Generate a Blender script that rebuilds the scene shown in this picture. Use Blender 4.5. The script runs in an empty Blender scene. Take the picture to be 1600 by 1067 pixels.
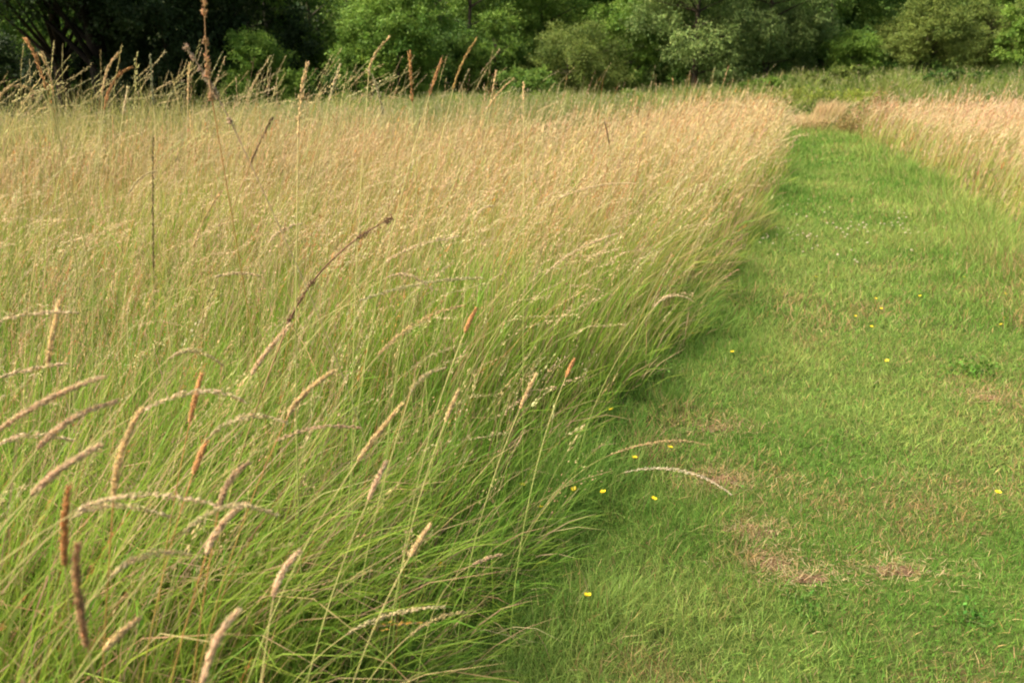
import bpy, math, random
import numpy as np

# ------------------------------------------------------------------ camera, sky, sun
S = bpy.context.scene
C = S.collection
CAM_H, F_PX, HORIZON = 1.45, 1244.0, 122.0
PITCH = math.atan((533.5 - HORIZON) / F_PX)
cd = bpy.data.cameras.new("camera")
cam = bpy.data.objects.new("camera", cd)
C.objects.link(cam)
cam.location = (0, 0, CAM_H)
cam.rotation_euler = (math.pi / 2 - PITCH, 0, 0)
cd.sensor_width = 36
cd.lens = 36 * F_PX / 1600
cd.clip_start, cd.clip_end = 0.05, 3000
cd.dof.use_dof = True
cd.dof.focus_distance = 2.8
cd.dof.aperture_fstop = 4.5
S.camera = cam

SUN_EL, SUN_AZ = math.radians(50), math.radians(262)      # azimuth clockwise from +Y: from the left, a little behind
w = bpy.data.worlds.new("World")
S.world = w
w.use_nodes = True
nt = w.node_tree
bg = nt.nodes["Background"]
sky = nt.nodes.new("ShaderNodeTexSky")
sky.sky_type = 'NISHITA'
sky.sun_disc = False
sky.sun_elevation = SUN_EL
sky.sun_rotation = SUN_AZ
sky.dust_density = 5.0
sky.ozone_density = 0.5
tint = nt.nodes.new('ShaderNodeMix'); tint.data_type = 'RGBA'; tint.blend_type = 'MULTIPLY'; tint.inputs[0].default_value = 1.0
tint.inputs[7].default_value = (1.0, 0.93, 0.80, 1)        # the camera's warm white balance
nt.links.new(sky.outputs[0], tint.inputs[6]); nt.links.new(tint.outputs[2], bg.inputs[0])
bg.inputs[1].default_value = 0.15
sd = bpy.data.lights.new("sun", 'SUN')
sd.energy = 4.2
sd.angle = math.radians(4)
sd.color = (1.0, 0.96, 0.86)
sun = bpy.data.objects.new("sun", sd)
C.objects.link(sun)
sun.rotation_euler = (math.pi / 2 - SUN_EL, 0, -SUN_AZ + math.pi)
S.view_settings.view_transform = 'Standard'
S.view_settings.look = 'None'
S.view_settings.exposure = 1.03
S.view_settings.gamma = 1
S.cycles.max_bounces = 6
S.cycles.diffuse_bounces = 3
S.cycles.transmission_bounces = 3
S.cycles.glossy_bounces = 1
S.cycles.filter_width = 2.0

rng = np.random.default_rng(7)
random.seed(7)
CT, ST = math.cos(PITCH), math.sin(PITCH)

# ------------------------------------------------------------------ helpers
def ray(px, py):
    dx, dy = (px - 800) / F_PX, (py - 533.5) / F_PX
    return np.array([dx, CT - dy * ST, -ST - dy * CT])
def at(px, py, Y):
    r = ray(px, py); t = Y / r[1]
    return np.array([r[0] * t, Y, CAM_H + r[2] * t])
def gnd(px, py):
    r = ray(px, py); t = CAM_H / -r[2]
    return (r[0] * t, r[1] * t)

_NT = np.random.default_rng(99).random((64, 64))
def noise(x, y, s=1.0, o=0.0):
    x = np.asarray(x) / s + o * 7.31 + 1000; y = np.asarray(y) / s + o * 3.17 + 1000
    xi, yi = np.floor(x).astype(int), np.floor(y).astype(int)
    fx, fy = x - xi, y - yi
    fx = fx * fx * (3 - 2 * fx); fy = fy * fy * (3 - 2 * fy)
    g = lambda a, b: _NT[a % 64, b % 64]
    return (g(xi, yi) * (1 - fx) + g(xi + 1, yi) * fx) * (1 - fy) + (g(xi, yi + 1) * (1 - fx) + g(xi + 1, yi + 1) * fx) * fy
def fbm(x, y, s, o=0.0):
    return (noise(x, y, s, o) * 4 + noise(x, y, s / 2.1, o + 1) * 2 + noise(x, y, s / 4.3, o + 2)) / 7

def sm(a, b, x):
    t = np.clip((x - a) / (b - a), 0, 1)
    return t * t * (3 - 2 * t)

def terrain(x, y):
    x = np.asarray(x, float); y = np.asarray(y, float)
    return 15 * sm(56, 130, y) + sm(19, 38, y) * (-.05 + 1.0 * sm(3, 15, x)) - 1.15 * sm(9, 22, y) * sm(-5, -11, x) + 0.05 * (noise(x, y, 6.0, 3) - 0.5) * sm(2, 8, y) + 0.02 * (noise(x, y, 0.5, 5) - 0.5)

class MB:
    """collects vertex / face / colour arrays and links them as one mesh object"""
    def __init__(s): s.v = []; s.f = []; s.c = []; s.n = 0
    def add(s, v, f, c):
        v = np.asarray(v, np.float32).reshape(-1, 3); f = np.asarray(f, np.int32)
        c = np.asarray(c, np.float32)
        if c.ndim == 1: c = np.tile(c, (len(v), 1))
        s.v.append(v); s.f.append(f + s.n); s.c.append(c.reshape(-1, 3)); s.n += len(v)
    def mesh(s, name, mat, smooth=False):
        v = np.concatenate(s.v); c = np.concatenate(s.c)
        me = bpy.data.meshes.new(name)
        me.vertices.add(len(v)); me.vertices.foreach_set("co", v.ravel())
        li = np.concatenate([f.ravel() for f in s.f])
        ln = np.concatenate([np.full(len(f), f.shape[1], np.int32) for f in s.f])
        st = np.concatenate([[0], np.cumsum(ln)[:-1]]).astype(np.int32)
        me.loops.add(len(li)); me.loops.foreach_set("vertex_index", li)
        me.polygons.add(len(ln)); me.polygons.foreach_set("loop_start", st)
        me.update(calc_edges=True)
        if smooth: me.polygons.foreach_set("use_smooth", np.ones(len(ln), bool))
        a = me.color_attributes.new("col", 'FLOAT_COLOR', 'POINT')
        a.data.foreach_set("color", np.concatenate([c, np.ones((len(c), 1), np.float32)], 1).ravel())
        me.materials.append(mat)
        return me
    def build(s, name, mat, parent=None, smooth=False, loc=None):
        if loc is not None:
            off = np.asarray(loc, np.float32)
            s.v = [v - off for v in s.v]
        o = bpy.data.objects.new(name, s.mesh(name, mat, smooth)); C.objects.link(o)
        if parent is not None: o.parent = parent
        elif loc is not None: o.location = tuple(loc)
        return o

def tag(o, label=None, cat=None, group=None, kind=None):
    if label: o['label'] = label
    if cat: o['category'] = cat
    if group: o['group'] = group
    if kind: o['kind'] = kind
    return o
def empty(name, loc):
    o = bpy.data.objects.new(name, None); C.objects.link(o); o.location = tuple(loc)
    o.empty_display_size = 0.1
    return o

# ------------------------------------------------------------------ materials
def plant_mat(name, rough=0.55, transl=0.35, spec=0.25, nscale=0, namt=0.0):
    m = bpy.data.materials.new(name); m.use_nodes = True
    t = m.node_tree; t.nodes.clear()
    out = t.nodes.new("ShaderNodeOutputMaterial")
    a = t.nodes.new("ShaderNodeVertexColor"); a.layer_name = "col"
    col = a.outputs[0]
    if nscale:
        tc = t.nodes.new("ShaderNodeTexCoord"); n = t.nodes.new("ShaderNodeTexNoise")
        n.inputs['Scale'].default_value = nscale
        t.links.new(tc.outputs['Object'], n.inputs['Vector'])
        hs = t.nodes.new("ShaderNodeHueSaturation")
        mr = t.nodes.new("ShaderNodeMapRange")
        mr.inputs['From Min'].default_value = 0.3; mr.inputs['From Max'].default_value = 0.7
        mr.inputs['To Min'].default_value = 1 - namt; mr.inputs['To Max'].default_value = 1 + namt
        t.links.new(n.outputs[0], mr.inputs[0]); t.links.new(mr.outputs[0], hs.inputs['Value'])
        t.links.new(col, hs.inputs['Color']); col = hs.outputs[0]
    p = t.nodes.new("ShaderNodeBsdfPrincipled")
    p.inputs['Roughness'].default_value = rough
    p.inputs['Specular IOR Level'].default_value = spec
    t.links.new(col, p.inputs['Base Color'])
    if transl:
        tr = t.nodes.new("ShaderNodeBsdfTranslucent")
        t.links.new(col, tr.inputs['Color'])
        mx = t.nodes.new("ShaderNodeMixShader"); mx.inputs[0].default_value = transl
        t.links.new(p.outputs[0], mx.inputs[1]); t.links.new(tr.outputs[0], mx.inputs[2])
        t.links.new(mx.outputs[0], out.inputs[0])
    else:
        t.links.new(p.outputs[0], out.inputs[0])
    return m
M_GRASS = plant_mat("grass_blade", 0.62, 0.45, 0.12)
M_SEED = plant_mat("seed_head", 0.8, 0.3, 0.1, 160, 0.25)
M_STEM = plant_mat("dry_stem", 0.65, 0.0, 0.2, 60, 0.2)
M_LEAF = plant_mat("tree_leaf", 0.6, 0.35, 0.15)
M_BARK = plant_mat("bark", 0.9, 0.0, 0.1, 9, 0.35)
M_PETAL = plant_mat("petal", 0.35, 0.2, 0.4, 90, 0.1)

def soil_mat(name, stops, scale, bump=0.4):
    m = bpy.data.materials.new(name); m.use_nodes = True
    t = m.node_tree; p = t.nodes["Principled BSDF"]
    tc = t.nodes.new("ShaderNodeTexCoord")
    n1 = t.nodes.new("ShaderNodeTexNoise"); n1.inputs['Scale'].default_value = scale; n1.inputs['Detail'].default_value = 10
    n1.inputs['Roughness'].default_value = 0.72
    r = t.nodes.new("ShaderNodeValToRGB")
    e = r.color_ramp.elements
    while len(e) < len(stops): e.new(0.5)
    for q, (pos, c) in zip(e, stops): q.position = pos; q.color = (*c, 1)
    t.links.new(tc.outputs['Object'], n1.inputs['Vector']); t.links.new(n1.outputs[0], r.inputs[0])
    t.links.new(r.outputs[0], p.inputs['Base Color'])
    p.inputs['Roughness'].default_value = 0.95
    p.inputs['Specular IOR Level'].default_value = 0.1
    b = t.nodes.new("ShaderNodeBump"); b.inputs['Strength'].default_value = bump; b.inputs['Distance'].default_value = 0.02
    n2 = t.nodes.new("ShaderNodeTexNoise"); n2.inputs['Scale'].default_value = scale * 12; n2.inputs['Detail'].default_value = 6
    t.links.new(tc.outputs['Object'], n2.inputs['Vector'])
    t.links.new(n2.outputs[0], b.inputs['Height']); t.links.new(b.outputs[0], p.inputs['Normal'])
    return m
M_GROUND = soil_mat("meadow_soil", [(0.3, (0.045, 0.04, 0.018)), (0.5, (0.05, 0.065, 0.02)), (0.7, (0.09, 0.08, 0.035))], 1.5)
M_PATH = soil_mat("path_thatch", [(0.32, (0.10, 0.075, 0.03)), (0.45, (0.06, 0.085, 0.018)), (0.6, (0.075, 0.12, 0.022)), (0.75, (0.14, 0.12, 0.05))], 2.2)

M_SOIL = soil_mat('bare_soil', [(0.3, (0.12, 0.07, 0.04)), (0.5, (0.18, 0.11, 0.06)), (0.7, (0.27, 0.18, 0.11))], 30, .8)

# ------------------------------------------------------------------ layout of the path
LE = [gnd(*p) for p in [(655, 1100), (700, 1010), (790, 905), (850, 805), (905, 720), (960, 640), (1018, 572), (1098, 480), (1160, 400), (1190, 345), (1208, 290), (1222, 245), (1226, 222), (1222, 205)]]
RE = [gnd(*p) for p in [(1670, 510), (1580, 410), (1490, 345), (1445, 300), (1395, 262), (1352, 238), (1310, 222), (1272, 212), (1245, 203)]]
LE = [(-1.25, -1.0)] + LE + [(7.5, 40.0)]
RE = [(3.9, -1.0), (4.5, 4.5)] + RE + [(8.5, 40.0)]
LE.sort(key=lambda p: p[1]); RE.sort(key=lambda p: p[1])
lx, ly = np.array(LE).T; rx, ry = np.array(RE).T
def left_edge(y): return np.interp(y, ly, lx) - 0.13 * sm(1.5, 2.6, y) * sm(9, 6, y) + (0.24 * (noise(y, y * 0, 0.35, 2) - 0.5) + 0.40 * (noise(y, y * 0, 1.1, 12) - 0.5)) * sm(0.5, 3, y)
def right_edge(y): return np.interp(y, ry, rx) + 0.35 * (noise(y, y * 0, 0.9, 4) - 0.5)
print("LE", [(round(a, 2), round(b, 2)) for a, b in LE]); print("RE", [(round(a, 2), round(b, 2)) for a, b in RE])
def in_view(x, y, m=1.2):
    return np.abs(x) < 0.66 * y + m
def scatter(y0, y1, dens, m=1.2, x0=None, x1=None):
    """random ground points inside the wedge the camera (or one beside it) sees"""
    W = 0.66 * y1 + m
    n = int(2 * W * (y1 - y0) * dens)
    x = rng.uniform(-W, W, n); y = rng.uniform(y0, y1, n)
    k = in_view(x, y, m)
    if x0 is not None: k &= x > x0
    if x1 is not None: k &= x < x1
    return x[k], y[k]

# ground and path sheets
def sheet(name, xs, ys, dz, mat, fn=None):
    X, Y = np.meshgrid(xs, ys)
    if fn is not None: X, Y = fn(X, Y)
    Z = terrain(X, Y) + dz
    v = np.stack([X, Y, Z], -1).reshape(-1, 3)
    ny, nx = X.shape
    i = (np.arange(ny - 1)[:, None] * nx + np.arange(nx - 1)[None]).ravel()
    b = MB(); b.add(v, np.stack([i, i + 1, i + nx + 1, i + nx], 1), np.array([.1, .1, .1]))
    return b.build(name, mat, smooth=True)
gx = np.concatenate([-np.geomspace(400, 12, 14), np.arange(-11.5, 16, 0.25), np.geomspace(17, 400, 14)])
gy = np.concatenate([-np.geomspace(200, 4, 8), np.arange(-3, 32, 0.25), np.geomspace(34, 700, 20)])
tag(sheet("ground", gx, gy, -0.03, M_GROUND), kind='structure')
def path_fn(U, V):
    a, b = left_edge(V), right_edge(V)
    return a - 0.12 + (b - a + 0.24) * U, V
tag(sheet("path", np.linspace(0, 1, 40), np.arange(-1, 34, 0.08), 0.0, M_PATH, path_fn), kind='structure')

# ------------------------------------------------------------------ grass blade generator
def curve(P, H, az, a0, a1, K=8, pw=1.3, L=None):
    """n curves: angle from vertical grows from a0 to a0+a1. returns (n,K+1,3) points, (n,K+1,3) tangents"""
    t = np.linspace(0, 1, K + 1)
    phi = a0[:, None] + a1[:, None] * t[None] ** pw
    d = np.stack([np.sin(phi) * np.cos(az)[:, None], np.sin(phi) * np.sin(az)[:, None], np.cos(phi)], -1)
    step = (d[:, 1:] + d[:, :-1]) / 2 * (H / K)[:, None, None]
    pts = np.concatenate([P[:, None], P[:, None] + np.cumsum(step, 1)], 1)
    return pts, d
def ribbons(mb, pts, d, W, face, cb, ct, prof=None, cp=1.0):
    n, K1, _ = pts.shape
    side = np.stack([np.cos(face), np.sin(face), np.zeros(n)], -1)[:, None]
    side = side - (side * d).sum(-1, keepdims=True) * d
    side /= np.linalg.norm(side, axis=-1, keepdims=True) + 1e-9
    t = np.linspace(0, 1, K1)
    if prof is None: prof = np.clip(1.0 - t ** 2.2, 0.07, 1) * (0.6 + 0.4 * np.clip(t * 4, 0, 1))
    hw = (W[:, None] * prof[None] / 2)[..., None]
    v = np.stack([pts - side * hw, pts + side * hw], 2)            # n,K1,2,3
    tc = (t ** cp)[None, :, None]
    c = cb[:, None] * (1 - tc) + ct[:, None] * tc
    c = np.repeat(c[:, :, None], 2, 2)
    base = (np.arange(n) * K1 * 2)[:, None] + (np.arange(K1 - 1) * 2)[None]
    base = base.ravel()
    f = np.stack([base, base + 1, base + 3, base + 2], 1)
    mb.add(v, f, c)
def spikelets(mb, p, d, L, W, c, spread=0.5):
    """one small lozenge per row at p, pointing roughly along d"""
    n = len(p)
    d = d + rng.normal(0, spread, (n, 3)); d /= np.linalg.norm(d, axis=1, keepdims=True) + 1e-9
    s = rng.normal(0, 1, (n, 3)); s -= (s * d).sum(1, keepdims=True) * d; s /= np.linalg.norm(s, axis=1, keepdims=True) + 1e-9
    L = L[:, None]; W = W[:, None]
    v = np.stack([p, p + d * L * 0.45 + s * W / 2, p + d * L, p + d * L * 0.45 - s * W / 2], 1)
    i = np.arange(n) * 4
    mb.add(v, np.stack([i, i + 1, i + 2, i + 3], 1), np.repeat(c[:, None], 4, 1))
def sample(pts, t):
    K = pts.shape[1] - 1
    u = np.clip(t, 0, 1) * K; i = np.minimum(u.astype(int), K - 1); f = (u - i)[..., None]
    r = np.arange(pts.shape[0])[:, None]
    return pts[r, i] * (1 - f) + pts[r, i + 1] * f
def mixc(a, b, t): return np.asarray(a)[None] * (1 - t[:, None]) + np.asarray(b)[None] * t[:, None]
def vary(c, amt=0.18):
    n = len(c)
    return np.clip(c * (1 + rng.normal(0, amt, (n, 1))) * (1 + rng.normal(0, amt * 0.35, (n, 3))), 0.004, 0.9)

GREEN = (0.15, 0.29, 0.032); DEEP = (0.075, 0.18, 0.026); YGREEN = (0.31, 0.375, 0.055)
STRAW = (0.51, 0.385, 0.18); PINK = (0.54, 0.35, 0.22); CREAM = (0.62, 0.50, 0.27); RUST = (0.36, 0.16, 0.05)

def hay_end(x, y):
    """how far back the hay reaches before the rough grass takes over"""
    u = x / np.maximum(y, .5)
    return np.interp(u, [-.62, -.23, 0, .15, .27, .6], [8.6, 10.0, 13.0, 17.0, 24.0, 24.0]) + 2.2 * (noise(x, y, 1.3, 51) - .5) + rng.normal(0, .5, len(x))
def meadow_edge_dist(x, y, side):
    return np.where(y < hay_end(x, y), left_edge(y) - x, -9) if side < 0 else (x - right_edge(y))
def tall_grass(name, side, bands, label):
    mb, ms = MB(), MB()
    for (y0, y1, dl, dst, wl, nsp, ssz) in bands:
        # --- leaves
        x, y = scatter(y0, y1, dl)
        e = meadow_edge_dist(x, y, side); k = e > -0.02
        x, y, e = x[k], y[k], e[k]; n = len(x)
        ramp = 0.45 + 0.55 * sm(0.0, 0.55, e)
        if side > 0: ramp = 0.13 + 0.87 * sm(0.1, 2.2, e)
        patch = fbm(x, y, 0.9, 1)
        H = (0.30 + 0.46 * rng.random(n) ** 1.1) * ramp * (0.45 + 1.1 * patch)
        az = rng.normal(0.15, 1.0, n); wild = rng.random(n) < 0.32; az[wild] = rng.uniform(-3.14, 3.14, wild.sum())
        swirl = (fbm(x, y, .7, 61) - .5) * 2.6; az = az + swirl
        lay = sm(.5, .75, fbm(x, y, .8, 63))
        a0 = np.abs(rng.normal(0.12, 0.14, n)) + .25 * lay; a1 = np.abs(rng.normal(0.5, 0.45, n)) + .4 * lay
        spill = (e < .3) & (rng.random(n) < .55 * sm(.35, .65, noise(y, y * 0, .3, 71))); a0[spill] += rng.uniform(.1, .6, spill.sum()); az[spill] = rng.normal(0, .5, spill.sum()) + (0 if side < 0 else 3.14)
        H[spill] *= rng.uniform(.9, 1.25, spill.sum())
        P = np.stack([x, y, terrain(x, y) - 0.03], -1)
        K = 4 if y1 < 5 else 3
        g = np.clip(rng.normal(0.45, 0.25, n) + (patch - 0.5) * 1.2, 0, 1)
        dry = (rng.random(n) < 0.13 + 0.25 * sm(2.5, 8, y))
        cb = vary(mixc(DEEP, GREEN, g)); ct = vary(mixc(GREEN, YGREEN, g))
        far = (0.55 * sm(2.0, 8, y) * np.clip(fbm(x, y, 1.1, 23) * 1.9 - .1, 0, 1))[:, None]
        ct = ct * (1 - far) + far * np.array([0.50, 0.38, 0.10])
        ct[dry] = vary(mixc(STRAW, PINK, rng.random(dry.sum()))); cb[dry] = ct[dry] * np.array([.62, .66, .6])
        W = wl * rng.uniform(0.5, 1.4, n)
        br = rng.random(n) < .06; W[br] *= 2.0; a1[br] += .5; ct[br] = vary(np.tile((.17, .30, .04), (br.sum(), 1)))
        thatch = rng.random(n) < .10; ct[thatch] = vary(np.tile((.40, .30, .15), (thatch.sum(), 1))); cb[thatch] = ct[thatch]
        pts, d = curve(P, H, az, a0, a1, K, 1.5)
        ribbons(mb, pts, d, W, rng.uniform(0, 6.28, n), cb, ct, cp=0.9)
        # --- flowering stems with fine panicles
        x, y = scatter(y0, y1, dst)
        e = meadow_edge_dist(x, y, side); patch = fbm(x, y, 1.4, 8)
        k = (e > 0.02) & (rng.random(len(x)) < 0.25 + 0.75 * sm(0.1, 1.1 if y0 < 6 else 0.5, e)) & (rng.random(len(x)) < 0.15 + 1.5 * (fbm(x, y, 0.6, 14) * .6 + patch * .4) ** 1.3)
        x, y, e, patch = x[k], y[k], e[k], patch[k]; n = len(x)
        ramp = 0.62 + 0.38 * sm(0.0, 0.7, e)
        if side > 0: ramp = 0.4 + 0.6 * sm(0, 1.8, e)
        if side > 0: kk = rng.random(n) < sm(.1, 1.6, e); x, y, e, patch, ramp = x[kk], y[kk], e[kk], patch[kk], ramp[kk]; n = len(x)
        H = np.clip(rng.normal(0.84, 0.18, n), 0.4, 1.4) * ramp * (0.60 + 0.78 * patch)
        az = rng.normal(0.1, 0.6, n) + (fbm(x, y, .9, 61) - .5) * 2; a0 = np.abs(rng.normal(0.16, 0.14, n)) + .28 * sm(.52, .75, fbm(x, y, 1.0, 64)); a1 = np.abs(rng.normal(0.32, 0.28, n))
        if y0 > 5: a1 *= .6; tallr = rng.random(n) < .12; H[tallr] *= rng.uniform(1.1, 1.35, tallr.sum())
        P = np.stack([x, y, terrain(x, y) - 0.03], -1)
        K = 7 if y1 < 6 else 5
        pts, d = curve(P, H, az, a0, a1, K, 1.8)
        q = rng.random(n)
        cb = vary(mixc(GREEN, YGREEN, q)); ct = vary(mixc(STRAW, PINK, np.clip(q * 0.5 + patch * 0.9 - .2, 0, 1)), .24)
        red = rng.random(n) < 0.2; ct[red] = vary(np.tile(RUST, (red.sum(), 1)) * 1.2); cb[red] = vary(np.tile(RUST, (red.sum(), 1)))
        t = np.linspace(0, 1, K + 1)
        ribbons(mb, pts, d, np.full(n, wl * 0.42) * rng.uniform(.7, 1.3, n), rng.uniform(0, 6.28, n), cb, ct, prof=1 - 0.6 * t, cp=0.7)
        kind = rng.random(n)                                   # open panicle / dense spike
        dense = kind < 0.6
        for sel, m, w0, w1, tl in ((~dense, nsp, 0.014, 0.15, 0.24), (dense, int(nsp * 1.1), 0.003, 0.06, 0.17)):
            idx = np.nonzero(sel)[0]; nn = len(idx)
            if nn == 0: continue
            tt = 1 - tl * rng.random((nn, m))
            pp = sample(pts[idx], tt); dd = sample(d[idx], tt)
            taper = (1.02 - tt) / tl
            off = rng.normal(0, 1, pp.shape) * (w0 * (0.25 + taper))[..., None]
            pp = (pp + off).reshape(-1, 3); dd = dd.reshape(-1, 3)
            cc = mixc(STRAW, CREAM, rng.random(nn)) if sel is dense else mixc(PINK, STRAW, rng.random(nn))
            rd = rng.random(nn) < .12; cc[rd] = np.array(RUST) * 1.15
            if side > 0: cc = cc * np.array([1.08, .95, 1.15])
            cc = vary(np.repeat(vary(cc, .26), m, 0), .10)
            sz = ssz * rng.uniform(.7, 1.4, len(pp))
            spikelets(ms, pp, dd, sz * (1.0 if w0 > .01 else 1.5 if y0 < 5 else 2.3), sz * (0.32 if w0 > .01 else .25), cc, 0.3 if w0 > .01 else 0.12)
        # --- arching cream seed spikes (drooping to the right with the wind)
        x, y = scatter(y0, y1, dst * (0.13 if y0 > 2.9 else 0.07 if y0 > 1 else .05))
        e = meadow_edge_dist(x, y, side); k = (e > 0.15) & (y > 1.15)
        x, y = x[k], y[k]; n = len(x)
        if n:
            H = rng.normal(1.0, 0.12, n); az = rng.normal(0.05, 0.45, n)
            a0 = np.abs(rng.normal(0.14, 0.10, n)); a1 = np.abs(rng.normal(1.15, 0.35, n))
            P = np.stack([x, y, terrain(x, y) - 0.03], -1)
            pts, d = curve(P, H, az, a0, a1, 8, 2.4)
            cb = vary(mixc(GREEN, YGREEN, rng.random(n))); ct = vary(np.tile(CREAM, (n, 1)) * .85, .1)
            ribbons(mb, pts, d, np.full(n, wl * 0.5), rng.uniform(0, 6.28, n), cb, ct, prof=1 - .6 * np.linspace(0, 1, 9), cp=1.2)
            m = int(nsp * 2.2); tt = 1 - 0.2 * rng.random((n, m))
            pp = sample(pts, tt); dd = sample(d, tt)
            pp = (pp + rng.normal(0, 0.0035, pp.shape)).reshape(-1, 3); dd = dd.reshape(-1, 3)
            cc = vary(np.repeat(vary(mixc(CREAM, PINK, rng.random(n) * .6), .1), m, 0), .1)
            sz = ssz * (0.85 if y0 < 1 else 1.0 if y0 < 3 else 1.2) * rng.uniform(.8, 1.3, len(pp))
            spikelets(ms, pp, dd, sz, sz * 0.3, cc, 0.2)
    o = mb.build(name, M_GRASS); tag(o, label[0], 'grass', kind='stuff')
    o2 = ms.build("grass_seed_heads", M_SEED); tag(o2, label[1], 'seed heads', kind='stuff')
#          y0   y1   leaf  stem  width  nspk size
BL = [(0.25, 1.7, 4200, 230, 0.0042, 26, 0.0070),
      (1.7, 3.2, 3600, 310, 0.0042, 26, 0.0075),
      (3.2, 6.0, 2200, 270, 0.0054, 20, 0.0095),
      (6.0, 9.5, 1100, 200, 0.0078, 14, 0.0130),
      (9.5, 14., 560, 130, 0.0110, 10, 0.0190)]
tall_grass("tall_grass", -1, BL, ("tall hay meadow grass left of the mown path, green blades under straw stems",
                                  "mass of fine straw and cream seed heads over the meadow left of the path"))
BR = [(3.5, 5.5, 1500, 300, .0055, 18, .0095), (5.5, 9.5, 1000, 330, 0.0075, 14, 0.0120), (9.5, 16., 480, 200, 0.0115, 11, 0.0180), (16., 23., 200, 110, 0.018, 9, 0.027)]
tall_grass("tall_grass", 1, BR, ("pinkish straw coloured tall grass right of the mown path",
                                 "haze of pink buff seed heads on the grass right of the path"))
def fringe():
    mb, ms = MB(), MB()
    x, y = scatter(2.4, 8.5, 12.0); k = (x < left_edge(y) - .6 - .18 * y) & (rng.random(len(x)) < np.where(x < -.22 * y, 1, .35)); x, y = x[k], y[k]; n = len(x)
    H = np.clip(rng.normal(1.60, .13, n), 1.25, 1.76); az = rng.normal(.05, .5, n)
    pts, d = curve(np.stack([x, y, terrain(x, y) - .03], -1), H, az, np.abs(rng.normal(.08, .06, n)), np.abs(rng.normal(1.15, .45, n)), 9, 3.2)
    q = vary(np.tile((.42, .36, .13), (n, 1))); ribbons(mb, pts, d, np.full(n, .0026), rng.uniform(0, 6.28, n), vary(np.tile(GREEN, (n, 1))), q, prof=1 - .6 * np.linspace(0, 1, 10))
    m = 80; tt = 1 - .13 * rng.random((n, m)); pp = sample(pts, tt); dd = sample(d, tt)
    pp = (pp + rng.normal(0, .003, pp.shape)).reshape(-1, 3); dd = dd.reshape(-1, 3); sz = rng.uniform(.007, .012, len(pp))
    spikelets(ms, pp, dd, sz, sz * .28, vary(np.repeat(vary(mixc(CREAM, (.42, .36, .16), rng.random(n)), .15), m, 0), .1), .16)
    tag(mb.build("tall_grass", M_GRASS), "tallest arching stems standing above the hay at left", 'grass', kind='stuff')
    tag(ms.build("grass_seed_heads", M_SEED), "arching seed heads that top the hay in front of the dark wood", 'seed heads', kind='stuff')
fringe()
def tuft(px, py, r_, h, label):
    cx, cy = gnd(px, py); n = 900; a = rng.uniform(0, 6.28, n); q = r_ * rng.random(n) ** .5
    x, y = cx + q * np.cos(a), cy + q * np.sin(a) * 1.3
    pts, d = curve(np.stack([x, y, terrain(x, y) - .02], -1), h * rng.uniform(.5, 1.1, n), rng.normal(0, .8, n), np.abs(rng.normal(.15, .15, n)), np.abs(rng.normal(.4, .3, n)), 4)
    b = MB(); ct = vary(mixc(STRAW, PINK, rng.random(n)), .12); ribbons(b, pts, d, np.full(n, .02), rng.uniform(0, 6.28, n), vary(mixc(GREEN, STRAW, rng.random(n))), ct, cp=.7)
    z = float(terrain(cx, cy)); ro = b.build("grass_tussock", M_GRASS, loc=(cx, cy, z)); tag(ro, label, "tussock", "straw tussocks at the path's end")
tuft(1256, 208, .55, .55, "straw tussock at the inner side of the path's end, nearest to it"); tuft(1290, 200, .45, .75, "taller straw tussock behind the low rusty dock at the path's end")
# left meadow's far corner beside the path
_sc = scatter
def scatter(y0, y1, dens, m=1.2): 
    x, y = _sc(y0, y1, dens, m); k = x > 0; return x[k], y[k]
tall_grass("tall_grass", -1, [(14., 24., 230, 110, 0.0165, 9, 0.027)], ("far corner of straw tall grass left of the path bend", "pale seed heads over the far corner of grass at the path bend"))
scatter = _sc

# ------------------------------------------------------------------ rough green growth behind the hay
def rough(name, y0, y1, dens, xa, xb, Hm, W, cols, label, m=2.5, up=0.25, K=3, seed=None):
    x, y = scatter(y0, y1, dens, m)
    k = (x > xa(y)) & (x < xb(y)) & (y > hay_end(x, y) - .8); x, y = x[k], y[k]; n = len(x)
    p = fbm(x, y, 2.5, 4)
    H = Hm * rng.uniform(.55, 1.25, n) * (0.55 + 0.9 * fbm(x, y, 1.6, 14))
    H = H * (1 - .72 * sm(31, 28, y) * np.exp(-((x - .36 * y) / 3.2) ** 4))
    az = rng.uniform(-3.14, 3.14, n); a0 = np.abs(rng.normal(.1, up, n)); a1 = np.abs(rng.normal(.4, .4, n))
    pts, d = curve(np.stack([x, y, terrain(x, y) - .03], -1), H, az, a0, a1, K, 1.4)
    c = vary(mixc(cols[0], cols[1], np.clip(rng.normal(p * 2 - .5, .22), 0, 1)), .18)
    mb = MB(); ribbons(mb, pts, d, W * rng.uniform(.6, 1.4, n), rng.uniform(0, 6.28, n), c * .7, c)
    if seed is not None:
        i = np.nonzero(rng.random(n) < seed)[0]
        tt = 1 - .2 * rng.random((len(i), 5)); pp = sample(pts[i], tt).reshape(-1, 3); dd = sample(d[i], tt).reshape(-1, 3)
        sz = W * 1.8 * rng.uniform(.7, 1.3, len(pp)); spikelets(mb, pp + rng.normal(0, .015, pp.shape), dd, sz, sz * .35, vary(np.tile((.40, .35, .19), (len(pp), 1))), .3)
    return tag(mb.build(name, M_GRASS), label, 'vegetation', kind='stuff')
INF = lambda y: y * 0 + 99
rough("rough_grass", 7.5, 13., 420, lambda y: -INF(y), lambda y: left_edge(y), 0.98, 0.012,
      ((0.20, 0.22, 0.05), (0.44, 0.37, 0.15)), "olive rough grass with buff tips where the hay thins out at left", seed=.35)
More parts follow.
